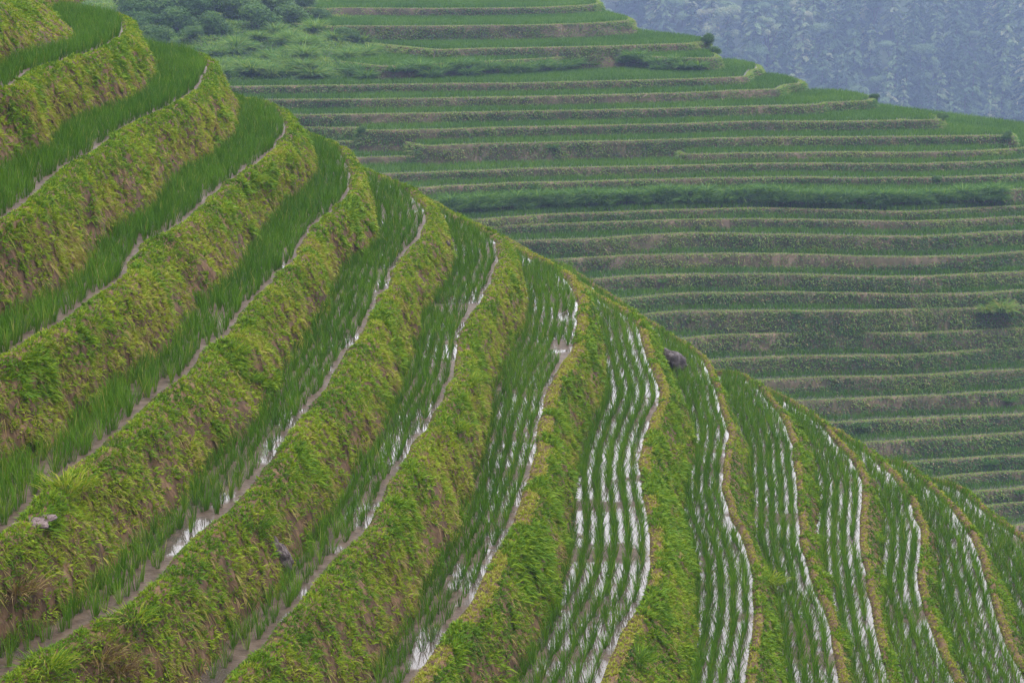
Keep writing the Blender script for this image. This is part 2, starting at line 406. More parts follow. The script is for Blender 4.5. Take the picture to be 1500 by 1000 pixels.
    # --- rice rows follow the edge of the tread
    if k >= 1:
        up_, uf = NEAR[k - 1]['P'], NEAR[k - 1]['foot']
        dmax, _ = nearest(up_[::4], P)
        for row in range(16):
            sp = .25 if k < 5 else .27 if k < 8 else .33 if k == 8 else .29
            off = (.13 if k < 5 else .15 if k < 8 else .17) + sp * row
            p = smooth(P, 2 + 3 * row); p = p - side_normals(p, 6) * off
            p = resample(p, .13 if k < 9 else .11)
            p = p + rng.normal(size=p.shape) * (.042 if k < 8 else .040)
            p3 = np.c_[p, np.full(len(p), z)]
            p3 = p3[in_view(p3, 140)]
            if not len(p3): continue
            e, _ = nearest(p3[:, :2], P); p3 = p3[-e > off * .90]
            if not len(p3): continue
            e, s = nearest(p3[:, :2], up_); f = np.interp(s, np.arange(len(uf)), uf)
            p3 = p3[e > f - .08]
            gap = fbm(p3, .6, 41 + k)
            p3 = p3[(gap > (.20 if k < 5 else .25 if k < 8 else .2)) & (rng.random(len(p3)) > .06)]
            rice_pos.append(p3)
            hgt = (.54 if k <= 4 else .48 if k <= 7 else .52) * (.8 + .4 * fbm(p3, .8, 44)) * (.85 + .3 * rng.random(len(p3)))
            rice_h.append(hgt)

RP = np.concatenate(rice_pos); RH = np.concatenate(rice_h)

def rice_blades(pos, h, nb, w):
    n = len(pos); b = np.repeat(pos, nb, 0); H = np.repeat(h, nb)
    ang = rng.random(n * nb) * 2 * math.pi; lean = np.abs(rng.normal(size=n * nb)) * .18 + .03
    out = np.c_[np.cos(ang), np.sin(ang), np.zeros(n * nb)]
    D = norm(np.array([0, 0, 1.]) + out * lean[:, None])
    L = H * (.55 + .5 * rng.random(n * nb))
    bend = out * (L * .22 * rng.random(n * nb))[:, None] + np.array([0, 0, -1.]) * (L * .10 * rng.random(n * nb))[:, None]
    base = b + out * (.035 * rng.random(n * nb))[:, None] - np.array([0, 0, .02])
    hill = np.repeat(rng.random(n), nb)
    tint = np.clip((.25 if len(pos) != 1 else .3) + .35 * hill + .35 * (rng.random(n * nb)) + .35 * (fbm(b, .35, 51) - .5) - np.where(b[:, 0] < 0, .14, .03), 0, .95)
    tint = np.where(rng.random(n * nb) < .025, 1.0, tint)
    return blades(base, D, L, w * (.7 + .6 * rng.random(n * nb)), bend, tint)

# the 300 plants that show largest are things of their own
px, py, fd = project(RP)
inside = (px > 0) & (px < 1500) & (py > 20) & (py < 1010)
order = np.argsort(np.where(inside, fd / RH * .45, 1e9))
front = order[:300]; rest = order[300:]
protos = []
for v in range(6):
    Vv, Q, Tt, H = rice_blades(np.zeros((1, 3)), np.array([.46]), 20, .0085)
    protos.append(mesh_from('rice_plant', Vv, Q, Tt, H))
for q, i in enumerate(front):
    o = link('rice_plant', protos[q % 6], M['rice'])
    o.location = RP[i]; s = RH[i] / .46; o.scale = (s, s, s); o.rotation_euler = (0, 0, random.random() * 6.28)
    tag(o, 'young green rice plant in the mud of the lowest left paddies, among the nearest', 'rice plant', 'nearest rice plants')
rest = rest[(px[rest] > -140) & (px[rest] < 1640)]
wsc = np.clip(fd[rest] / 34, .9, 1.7)
nr = rest[fd[rest] < 36]; fr = rest[fd[rest] >= 36]
rice_parts = [rice_blades(RP[nr], RH[nr], 15, .0095), rice_blades(RP[fr], RH[fr], 14, .0120)]
print('near rice hills', len(RP), 'grass blades', sum(len(g[3]) for g in grass_parts) // 5)

M_FARPADDY = paddy_mat('hillside_paddy', .0, ((.05, .06, .03), (.09, .09, .06)))
# leave out what the near spur hides
sky_x = [0, 130, 182, 232, 305, 352, 415, 460, 513, 552, 625, 665, 735, 770, 845, 885, 940, 1040, 1140, 1265, 1370, 1500, 1600]
sky_y = [0, 10, 30, 95, 90, 150, 165, 240, 240, 315, 300, 365, 355, 430, 420, 490, 475, 535, 590, 645, 690, 790, 860]
def hidden(P):
    x, y, _ = project(P); return y > np.interp(x, sky_x, sky_y) + 150
# ------------------------------------------------------------------ THE FAR HILLSIDE
FB = [
 [(470,-14),(520,-12),(700,-13),(830,-16),(845,-20),(820,-30)],
 [(478,14),(500,12.5),(633,13.5),(733,13),(790,12),(867,8),(876,6),(872,1),(850,-6)],
 [(488,40),(500,39),(633,39),(767,38),(867,35),(918,31),(922,29),(905,23),(880,18)],
 [(640,74),(700,72),(767,71),(833,70),(1000,65),(1030,62),(1033,59),(1010,55),(980,52),(940,47)],
 [(560,98),(700,92),(800,86),(883,80),(1000,86),(1040,86),(1047,84),(1043,79),(1030,74)],
 [(300,128),(400,127),(500,126),(633,123.5),(767,122.5),(867,120),(1000,117),(1090,113.5),(1095,108),(1098,104),(1108,102),(1112,100),(1105,96),(1080,90),(1050,90)],
 [(300,148),(400,147),(500,146.5),(633,145),(767,142.5),(867,140.5),(1000,137),(1067,134),(1138,131.5),(1143,127),(1147,125),(1160,124),(1170,123),(1174,121),(1165,117),(1140,112),(1115,110)],
 [(300,170),(400,169.5),(500,168.5),(633,166.5),(767,164),(867,162.5),(1000,159),(1100,156.5),(1198,153.5),(1204,151),(1215,150.5),(1265,149),(1275,147.5),(1278,145),(1265,140),(1230,135),(1180,134)],
 [(300,189),(400,188),(525,187.5),(540,191.5),(633,190.5),(767,187),(867,185),(1000,182),(1100,178.5),(1233,179),(1313,177),(1318,175),(1330,177),(1370,176.5),(1376,174),(1360,168),(1320,162),(1280,160)],
 [(350,209),(450,208),(588,207.5),(625,215),(700,211.5),(767,210.5),(867,208),(1000,205),(1100,202),(1233,201.5),(1400,200),(1467,199),(1482,201),(1478,197),(1460,193),(1420,187),(1380,182)],
 [(400,233),(520,232),(633,228),(767,224),(867,222.5),(990,220),(1000,227),(1100,225),(1233,223.5),(1333,224),(1433,222),(1500,217),(1600,214)],
 [(450,258),(550,256),(633,253),(767,248),(867,246),(1000,243),(1100,240.5),(1233,240),(1333,241),(1433,238),(1500,235),(1600,232)],
 [(500,279),(600,276),(667,273),(767,268),(867,266),(1000,262.5),(1133,260.5),(1267,261.5),(1367,260.5),(1433,259),(1500,256.5),(1600,254)],
 [(520,300),(640,295),(733,289),(833,284),(1000,280),(1100,278),(1167,282),(1300,283),(1433,280),(1500,278),(1600,276)],
 [(580,327),(690,323),(800,315),(900,311.5),(1000,307.5),(1133,305),(1233,308),(1333,311),(1417,306),(1500,301.5),(1600,297)],
 [(600,340),(720,333),(767,330),(1000,322),(1100,321.5),(1233,323),(1333,325),(1500,318),(1600,314)],
 [(640,358),(743,354),(867,350),(1000,342),(1100,343),(1267,346.5),(1350,347),(1433,341.5),(1500,339.5),(1600,336)],
 [(680,391),(793,383),(883,376),(1000,373),(1133,371.5),(1267,376),(1333,377),(1417,375),(1500,369),(1600,363)],
 [(750,418),(850,411),(917,405),(1000,402.5),(1133,402),(1267,405),(1350,406),(1433,401),(1500,398),(1600,394)],
 [(780,448),(887,440),(1000,430.5),(1133,428),(1233,429),(1333,431),(1433,430),(1500,425),(1600,420)],
 [(830,470),(937,462),(1000,456),(1100,455),(1233,455.5),(1333,453),(1390,452),(1500,448),(1600,444)],
 [(900,503),(990,497),(1050,491),(1133,489),(1233,486),(1300,489),(1367,487),(1433,483),(1500,480),(1600,475)],
 [(950,536),(1043,528),(1133,523),(1233,521),(1333,520),(1400,516),(1450,511),(1500,509),(1600,503)],
 [(1000,564),(1110,557),(1200,553),(1300,551),(1367,549.5),(1433,544.5),(1500,541),(1600,535)],
 [(1060,595),(1160,588),(1267,583.5),(1367,579.5),(1433,575.5),(1500,571),(1600,564)],
 [(1110,627),(1210,620),(1300,614.5),(1400,610),(1500,605.5),(1600,600)],
 [(1160,655),(1260,648),(1333,644.5),(1417,639),(1500,633),(1600,626)],
 [(1200,688),(1310,679),(1400,672),(1500,666),(1600,660)],
 [(1250,711),(1353,701),(1433,694),(1500,690),(1600,685)],
 [(1290,732),(1387,722.5),(1450,717.5),(1500,714),(1600,708)],
 [(1330,754),(1423,744),(1500,736),(1600,727)],
 [(1380,781),(1477,771),(1500,768.5),(1600,760)],
 [(1400,808),(1500,796),(1600,788)],
 [(1430,836),(1500,825),(1600,817)],
]
def hill_z(y): return -13.3 - .0525 * y + .0000085 * y * y
def level_of(pts):
    a = np.array(pts, float); x = np.clip(1000, a[:, 0].min(), a[:, 0].max())
    core = a[:max(3, int(a[:, 0].argmax()) + 1)]
    return float(hill_z(np.interp(x, core[:, 0], core[:, 1])))
ZF = [level_of(p) for p in FB]
for i in range(1, len(ZF)): ZF[i] = min(ZF[i], ZF[i - 1] - .55)
BARE = [(645, 208, 52, 9), (1303, 657, 34, 9), (1400, 590, 120, 9), (1210, 382, 190, 8), (860, 47, 70, 9), (1485, 292, 26, 9), (700, 112, 190, 7), (560, 18, 70, 9),
        (1160, 560, 60, 8), (1060, 112, 60, 8), (1330, 380, 60, 7), (900, 150, 120, 7), (1420, 130, 40, 6), (800, 398, 60, 8), (1250, 545, 60, 7)]
FAR = []; hill_grass = []; hill_rice = []
for k, pts in enumerate(FB):
    z = ZF[k]; P = on_level(pts, z)
    tip = k <= 9
    left = P[0]
    if k <= 4: e = [left + np.array([-9., 10.]), left + np.array([-3., 3.5])]         # runs back into the scrub slope
    else: e = [left + np.array([-40., 3.]), left + np.array([-12., .3])]
    if tip:
        sl = (pts[-1][0] - 750) / F - .4
        f = [P[-1] + np.array([sl, 1.]) * 14, P[-1] + np.array([sl, 1.]) * 14 + np.array([-40., 60.])]
    else:
        sl = (1600 - 750) / F - .45
        f = [P[-1] + np.array([1.5, 2.5]), P[-1] + np.array([sl * 14 + 1, 16.]), P[-1] + np.array([sl * 14 - 40, 76.])]
    core = resample(P, .3); core = smooth(core, 1 if tip else 4)
    P = np.vstack([resample(np.vstack([e, core[:1]]), 1.0)[:-1], core, resample(np.vstack([core[-1:], f]), 1.0)[1:]])
    Nn = norm(smooth(side_normals(P, 3), 2)); n = len(P)
    P = P + Nn * (noise(np.c_[P, np.full(n, k * 5.)], .35, 61)[:, None] - .5) * .5
    loop = np.vstack([P, [(P[-1, 0], 300.)], [(min(P[0, 0], -60) - 5, 300.)]])
    if k <= 4: loop = np.vstack([P, [(P[-1, 0] - 20, 300.)], [(P[0, 0], 300.)]])
    me = bpy.data.meshes.new('hillside_paddy')
    me.from_pydata([(x, y, z) for x, y in loop], [], [tuple(range(len(loop)))])
    tag(link('hillside_paddy', me, M_FARPADDY), kind='structure', label='green planted paddy tread across the far hillside', cat='paddy')
    znext = ZF[k + 1] if k + 1 < len(ZF) else z - 40
    r = z - znext; low = min(r * 2.2, r + 1.6) if k + 1 < len(ZF) else 60
    d = .35 + (.42 if k + 1 < len(ZF) else .9) * low
    cols = []; vv = []
    for o_, h_ in ((-.05, -.1), (.0, .02), (.12, .10), (.3, .09)):
        cols.append(np.c_[P + Nn * o_, np.full(n, z + h_)]); vv.append(-1 + o_)
    for t in np.linspace(0, 1, 8)[1:]:
        q = np.c_[P + Nn * (.3 + (d - .3) * t), np.full(n, z + .09 - (low + .1) * t)]
        b = (fbm(q, .5, 65) - .5) * .5 + (fbm(q, 1.7, 66) - .5) * .3
        q[:, :2] += Nn * (b * min(1, 3 * t))[:, None]; cols.append(q); vv.append(t * low / r)
    G = np.stack(cols, 1); vv = np.array(vv)
    tag(link('hillside_bank', mesh_from('hillside_bank', G.reshape(-1, 3), grid_quads(n, G.shape[1]), smooth_shade=True), M['far_soil'] if k + 1 < len(FB) else M['scrub_ground']),
        kind='structure', label='earth and grass bank between two paddies of the far hillside', cat='bank')
    FAR.append(dict(P=P, z=z, d=.35 + .42 * r, N=Nn))
    if k + 1 >= len(ZF): continue
    # bank grass
    a = G[:-1, :-1]; b = G[1:, :-1]; c = G[:-1, 1:]
    nrm = np.cross(c - a, b - a); area = np.linalg.norm(nrm, axis=2); nrm = norm(nrm)
    cen = (a + G[1:, 1:]) * .5
    area = area * (in_view(cen.reshape(-1, 3), 60) & ~hidden(cen.reshape(-1, 3))).reshape(area.shape)
    area[:, vv[:-1] > 1.0] *= .25
    dens = np.where(vv[:-1] < -.6, 120., 140.)[None, :]
    ex = (area * dens).ravel(); N_ = int(ex.sum())
    if N_ > 50:
        cell = rng.choice(len(ex), N_, p=ex / ex.sum()); i, j = np.unravel_index(cell, area.shape)
        u, w = rng.random((2, N_, 1))
        pos = (G[i, j] * (1 - u) + G[i + 1, j] * u) * (1 - w) + (G[i, j + 1] * (1 - u) + G[i + 1, j + 1] * u) * w
        nn = nrm[i, j]; v = vv[j] * (1 - w[:, 0]) + vv[j + 1] * w[:, 0]
        top = v < -.5
        big = fbm(pos * [1, 1, 2.0], .11, 71 + k); mid = fbm(pos, .6, 72)
        keep = top | (rng.random(N_) < np.clip(.95 + (big - .5) * 2.4 + (mid - .5) * 1.6, .05, 1))
        X_, Y_, _ = project(pos)                      # slipped or freshly cut stretches of bare earth
        for cx, cy, sx, sy in BARE:
            inb = (((X_ - cx) / sx) ** 2 + ((Y_ - cy) / sy) ** 2 < .7 + .8 * mid) & ~top
            keep &= ~(inb & (rng.random(N_) < .68))
        pos, nn, v, top, big, mid = pos[keep], nn[keep], v[keep], top[keep], big[keep], mid[keep]; N_ = len(pos)
        rnd = rng.random(N_)
        tint = np.where(top, .43 + .20 * rnd, .30 + .40 * (rnd - .5) + .5 * (mid - .5) - .5 * (big - .5))
        tint = np.where((~top) & (rng.random(N_) < .10), .75 + .25 * rng.random(N_), tint)
        L = np.where(top, .12 + .12 * rnd, .18 + .26 * rnd * (mid * 2))
        D = norm(nn * .8 + np.array([0, 0, .7]) + rng.normal(size=(N_, 3)) * .4)
        bend = np.c_[nn[:, :2] * .3, -.6 * np.ones(N_)] * L[:, None]
        hill_grass.append(blades(pos, D, L, .05 + .045 * rng.random(N_), bend, np.clip(tint, 0, 1)))
    # rice rows
    upP = FAR[k - 1] if k > 0 else None
    for row in range(40):
        off = .38 + .34 * row
        p = resample(P - side_normals(P, 4) * off, .24); p = p + rng.normal(size=p.shape) * .05
        p3 = np.c_[p, np.full(len(p), z)]; p3 = p3[in_view(p3, 40)]
        if len(p3) < 2: continue
        e, _ = nearest(p3[:, :2], P[::2]); p3 = p3[-e > off * .88]
        if upP is not None and len(p3):
            e, _ = nearest(p3[:, :2], upP['P'][::2]); p3 = p3[e > upP['d'] - .1]
        if len(p3): hill_rice.append(p3)
HP = np.concatenate(hill_rice)
HP = HP[~hidden(HP)]
nb = 5; b = np.repeat(HP, nb, 0); n = len(b)
ang = rng.random(n) * 6.283; out = np.c_[np.cos(ang), np.sin(ang), np.zeros(n)]
D = norm(np.array([0, 0, 1.]) + out * (np.abs(rng.normal(size=(n, 1))) * .25 + .05)); L = .36 + .34 * rng.random(n)
rice_parts.append(blades(b + out * .04, D, L, .030 + .025 * rng.random(n), out * (L * .15)[:, None], np.clip(.30 + .45 * rng.random(n) + .5 * (fbm(b, .15, 77) - .5), 0, .95)))
print('far rice', len(HP), 'far grass', sum(len(g[3]) for g in hill_grass) // 5)

# ------------------------------------------------------------------ growing things
def leaf_cloud(n, lobes, L, W, tint0=.45, spread=.5):
    """leaves in the outer shell of several lobes (cx,cy,cz,rx,ry,rz)"""
    lob = np.array(lobes); vol = lob[:, 3] * lob[:, 4]; i = rng.choice(len(lob), n, p=vol / vol.sum())
    d = norm(rng.normal(size=(n, 3))); d[:, 2] = np.where(d[:, 2] < -.3, -d[:, 2], d[:, 2])
    rad = (.55 + .5 * rng.random(n) ** .6)[:, None]
    pos = lob[i, :3] + d * lob[i, 3:] * rad
    face = norm(d / lob[i, 3:] * lob[i, 3:].mean(1, keepdims=True) + np.array([0, 0, .35]))
    dirv = norm(np.cross(face, rng.normal(size=(n, 3))) + d * .25)
    LL = L * (.6 + .8 * rng.random(n))
    tint = tint0 + spread * (rng.random(n) - .5) + .5 * (fbm(pos, 1.2 / max(lob[:, 3].max(), .3), 81) - .5)
    return blades(pos, dirv, LL, W * (.6 + .8 * rng.random(n)), np.c_[np.zeros((n, 2)), -.25 * LL], np.clip(tint, 0, 1), face)

def tube(pts, rad, seg=6):
    pts = np.array(pts, float); n = len(pts); T = norm(np.gradient(pts, axis=0))
    ref = np.array([1., 0, 0]) if abs(T[0, 0]) < .8 else np.array([0, 1., 0])
    A = norm(np.cross(T, ref)); Bv = np.cross(T, A)
    a = np.linspace(0, 2 * math.pi, seg, endpoint=False)
    V = (pts[:, None] + (A[:, None] * np.cos(a)[None, :, None] + Bv[:, None] * np.sin(a)[None, :, None]) * np.array(rad)[:, None, None]).reshape(-1, 3)
    q = [[i * seg + j, i * seg + (j + 1) % seg, (i + 1) * seg + (j + 1) % seg, (i + 1) * seg + j] for i in range(n - 1) for j in range(seg)]
    return V, np.array(q)

def tubes(name, items):
    V, Q, n = [], [], 0
    for pts, rad in items:
        v, q = tube(pts, rad); V.append(v); Q.append(q + n); n += len(v)
    return mesh_from(name, np.concatenate(V), np.concatenate(Q), smooth_shade=True)

def make_shrub(seed, n=4600):
    r = random.Random(seed); lobes = []
    for _ in range(r.randint(7, 11)):
        a = r.random() * 6.28; d = r.random() * .6; s = r.uniform(.35, .62)
        lobes.append((d * math.cos(a), d * math.sin(a), r.uniform(.1, .75), s, s, s * r.uniform(.7, 1.1)))
    st = [([(0, 0, -.3), (l[0] * .4, l[1] * .4, .2), (l[0] * .8, l[1] * .8, l[2])], [.03, .02, .01]) for l in lobes]
    return mesh_from('foliage', *(lambda a: (a[0], a[1], a[2], a[3]))(leaf_cloud(n, lobes, .085, .05))), tubes('stem', st)

def make_tussock(seed, n, wide, L0=1.0, tint0=.4):
    a = rng.random(n) * 6.283; o = np.c_[np.cos(a), np.sin(a), np.zeros(n)]
    base = o * (rng.random((n, 1)) * .28)
    lean = rng.random((n, 1)) * 1.1 + .1
    D = norm(np.array([0, 0, 1.]) + o * lean); L = L0 * (.55 + .6 * rng.random(n))
    bend = o * (L * .35)[:, None] + np.array([0, 0, -1.]) * (L * (.1 + .55 * rng.random(n)))[:, None]
    return mesh_from('grass_clump', *blades(base, D, L, wide * (.6 + .8 * rng.random(n)), bend, np.clip(tint0 + .45 * (rng.random(n) - .5), 0, 1)))

SHRUBS = [make_shrub(s) for s in range(5)]
def shrub(loc, size, label, group=None, mat='scrub', squash=1.0):
    f, s = random.choice(SHRUBS)
    e = bpy.data.objects.new('shrub', None); COL.objects.link(e); e.location = loc
    e.rotation_euler = (0, 0, random.random() * 6.28); e.scale = (size, size, size * squash); e.empty_display_size = .1
    a = link('foliage', f, M[mat], e); b = link('stem', s, M['bark'], e)
    tag(e, label, 'shrub', group); return e

# ------------------------------------------------------------------ scrub slope at the head of the gully (upper left of the far hillside)
gx = np.linspace(-160, 640, 180); gy = np.linspace(128, -90, 90)
XX, YY = np.meshgrid(gx, gy, indexing='ij')
edge = np.interp(XX, [-160, 200, 330, 480, 560, 700], [0, 0, 0, 4, 12, 20])
zz = hill_z(YY - 6); zz = np.where(YY < 0, -13.3 - .055 * YY, zz)
foot = on_level(np.c_[XX.ravel(), YY.ravel()], zz.ravel())
Sg = np.c_[foot[:, 0], foot[:, 1] + edge.ravel() - 2.0, zz.ravel()]
bump = (fbm(Sg * [1, .6, .6], .14, 91) - .5) * 6.0 + (fbm(Sg, .5, 92) - .5) * 1.6
fall = np.clip((128 - YY.ravel()) / 25, 0, 1); Sg[:, 1] -= bump * fall; Sg[:, 2] += bump * .35 * fall
tag(link('scrub_slope', mesh_from('scrub_slope', Sg, grid_quads(180, 90), smooth_shade=True), M['scrub_ground']), kind='structure',
    label='overgrown slope at the head of the gully', cat='slope')
SG = Sg.reshape(180, 90, 3)
# ground grass of the slope
N_ = 170000; i = rng.integers(0, 179, N_); j = rng.integers(2, 89, N_); u, w = rng.random((2, N_, 1))
pos = (SG[i, j] * (1 - u) + SG[i + 1, j] * u) * (1 - w) + (SG[i, j - 1] * (1 - u) + SG[i + 1, j - 1] * u) * w
kp = in_view(pos, 20); pos = pos[kp]; N_ = len(pos)
cl = fbm(pos, .35, 95); L = (.3 + .7 * rng.random(N_)) * (.5 + cl)
D = norm(np.array([0, -.45, .8]) + rng.normal(size=(N_, 3)) * .4)
scr = [blades(pos, D, L, .05 + .05 * rng.random(N_), np.c_[np.zeros(N_), -L * .4, -L * .5], np.clip(.38 + .7 * (cl - .5) + .35 * (rng.random(N_) - .5), 0, 1))]

def slope_point(px, py):
    x, y, _ = project(Sg); q = ((x - px) ** 2 + (y - py) ** 2).argmin(); return Sg[q]
spots = [(205, 40, 2.6), (232, 12, 3.0), (262, 38, 2.2), (292, 15, 2.6), (318, 40, 2.2), (345, 18, 2.8), (372, 34, 2.2), (398, 14, 2.6),
         (425, 26, 2.0), (450, 8, 2.4), (470, 22, 1.7), (232, 60, 1.7), (255, 66, 1.3), (505, 52, 1.3), (270, 4, 2.4), (190, 12, 2.6), (318, 3, 2.8),
         (410, 4, 2.2), (216, 26, 2.2), (246, 26, 2.0), (280, 50, 1.4)]
for px_, py_, s_ in spots:
    p = slope_point(px_, py_ + 8)
    shrub(p, s_ * random.uniform(.9, 1.5), 'dark rounded shrub among the thick scrub of the gully head at upper left', 'shrubs on the scrub slope', squash=.8)

# tall grass: the long hedge across the far hillside, and the band under the upper terraces
TALL = [make_tussock(s, 420, .05, 1.0, .27) for s in range(4)]
MOUND = [make_tussock(s, 520, .045, 1.0, .40) for s in range(3)]
def clump(loc, size, label, group, me=None, mat='far_grass', rz=None):
    o = link('grass_clump', me or random.choice(TALL), M[mat]); o.location = loc; o.scale = (size, size, size * random.uniform(.85, 1.15))
    o.rotation_euler = (0, 0, random.random() * 6.28); tag(o, label, 'grass clump', group); return o
for q in range(52):                                     # light green grass mounds spilling down to the first long terrace
    x_ = random.uniform(285, 560); top = np.interp(x_, [285, 330, 400, 480, 560], [88, 66, 46, 40, 52]); y_ = random.uniform(top, 118)
    p = slope_point(x_, y_)
    clump(p + np.array([0, -.2, -.1]), random.uniform(1.3, 2.3), 'light green mound of long grass spilling down the gully head', 'grass mounds of the gully head', random.choice(MOUND))
def far_line(k, x):
    f = FAR[k]; q = np.c_[f['P'], np.full(len(f['P']), f['z'])]; X, Y, _ = project(q); i = np.abs(X - x).argmin(); return q[i], f['N'][i]
for x_ in np.arange(652, 1462, 11.):
    p, nn = far_line(13, x_ + random.uniform(-4, 4))
    for lower in (random.uniform(-.1, .3), random.uniform(.5, 1.05)):
        t = .55 + .6 * lower + random.uniform(-.1, .2)
        clump((p[0] + nn[0] * t, p[1] + nn[1] * t, p[2] - .25 - .7 * lower), random.uniform(.95, 1.55),
              'tall drooping grass clump in the long dark hedge across the far hillside', 'tall grass clumps of the hedge')
for x_ in np.arange(500, 1040, 9.5):
    y_ = np.interp(x_, [520, 600, 700, 800, 900, 1040], [92, 90, 95, 90, 88, 92])
    p, nn = far_line(4, x_)
    t = random.uniform(.2, 1.5)
    clump((p[0] + nn[0] * t, p[1] + nn[1] * t, p[2] - .1 - t * .8), random.uniform(1.2, 1.8),
          'tall drooping grass clump on the thick grassy band under the upper far terraces', 'tall grass clumps of the upper band')
for k_, x_, s_, lab in ((3, 1031, 1.2, 'dark round shrub at the right end of an upper far terrace against the forest'),
                        (9, 1213, .62, 'small round shrub standing alone on a far bank below the forest'),
                        (9, 1476, .7, 'round shrub at the last far terrace corner by the right edge'),
                        (8, 1374, .75, 'leafy shrub on the pointed terrace corner below the forest, second from right'),
                        (7, 1276, .7, 'leafy shrub hanging on the pointed terrace corner in front of pale forest trees'),
                        (4, 1042, .9, 'light green shrub on the corner just under the dark round shrub'),
                        (8, 536, .7, 'small bright shrub where two far banks join, left of the bare earth patch'),
                        (12, 1368, .5, 'tiny shrub on the bank just above the long grass hedge')):
    p, nn = far_line(k_, x_); shrub((p[0] + nn[0] * .4, p[1] + nn[1] * .4, p[2] - .25), s_, lab)
for x_, s_, lab in ((1462, 1.5, 'pale silvery grass clump on a bank near the right edge, larger of two'), (1437, 1.1, 'pale silvery grass clump left of the larger one near the right edge')):
    p, nn = far_line(20, x_); clump((p[0] + nn[0] * .6, p[1] + nn[1] * .6, p[2] - .3), s_, lab, None, make_tussock(9, 420, .06, 1.0, .55))

for q in range(28):                                       # odd tufts left on the far banks
    k_ = random.randint(5, 30); X0 = np.interp(ZF[k_], [-48, -20], [1250, 480]); x_ = random.uniform(X0, min(1490, FB[k_][-1][0] if k_ > 9 else 1090))
    if k_ == 13: continue
    p, nn = far_line(k_, x_); t = random.uniform(.2, .8)
    if hidden(np.array([p]))[0]: continue
    clump((p[0] + nn[0] * t, p[1] + nn[1] * t, p[2] - t * .9), random.uniform(.4, .8), 'small grass tuft on one of the banks of the far hillside', 'odd tufts on the far banks')

# ------------------------------------------------------------------ rocks and odd things on the near banks
def lump(name, size, seed, mat, rough=.28):
    import bmesh
    bm = bmesh.new(); bmesh.ops.create_icosphere(bm, subdivisions=4, radius=1)
    me = bpy.data.meshes.new(name); bm.to_mesh(me); bm.free()
    n = len(me.vertices); V = np.empty(n * 3, np.float32); me.vertices.foreach_get('co', V); V = V.reshape(-1, 3).astype(float)
    d = 1 + (fbm(V, 1.1, seed) - .5) * rough * 3 + (fbm(V, 3.5, seed + 3) - .5) * rough * .9
    for c in np.random.default_rng(seed).normal(size=(7, 3)):                                 # broken flat sides
        c = c / np.linalg.norm(c); h = V @ c * d; d = np.where(h > .72, d * .72 / np.maximum(h, 1e-3) * .8 + d * .2, d)
    V = V * d[:, None] * np.array(size); me.vertices.foreach_set('co', V.astype(np.float32).ravel()); me.update(); me.shade_smooth()
    return link(name, me, M[mat])

def on_bank(k, px, py):
    q = NEAR[k]['G']; n = q.shape; q = q.reshape(-1, 3); X, Y, dpt = project(q)
    i = ((X - px) ** 2 + (Y - py) ** 2 + dpt * .5).argmin(); return q[i], np.unravel_index(i, n[:2])

b = on_level([(986, 546)], ZN[9])[0]
o = lump('boulder', (.62, .36, .36), 3, 'rock'); o.location = (b[0], b[1], ZN[9] + .36); o.rotation_euler = (R(-15), R(42), R(-20))
tag(o, 'grey brown boulder leaning in the rice at the crest of the spur', 'boulder')
p, _ = on_bank(5, 653, 357); o = lump('stone', (.17, .12, .10), 8, 'rock'); o.location = p + np.array([.0, -.05, .05]); o.rotation_euler = (0, R(35), 0)
tag(o, 'small pale stone lodged in a grassy bank near the middle of the skyline', 'stone')
p, _ = on_bank(5, 407, 812); o = lump('tree_stump', (.21, .17, .36), 12, 'stump', .55); o.location = p + np.array([.02, -.02, .0]); o.rotation_euler = (R(-10), R(-18), 0)
tag(o, 'weathered grey stump sticking out of the bank above the lowest left paddy', 'stump')
p, _ = on_bank(4, 50, 762)
for s_, dx, dy, dz, lab in ((1, 0, 0, .02, 'largest purplish mud clod of the pile on the bund at the left edge'), (.7, -.22, -.15, .0, 'purplish mud clod on the bund, left end of the pile'), (.6, .15, .18, .03, 'purplish mud clod on the bund, upper end of the pile')):
    o = lump('mud_clod', (.24 * s_, .17 * s_, .09 * s_), 20 + int(s_ * 10), 'clod', .6); o.location = p + np.array([dx, dy, dz - .05]); o.rotation_euler = (0, 0, dx * 9)
    tag(o, lab, 'mud clod', 'clods on the bund')

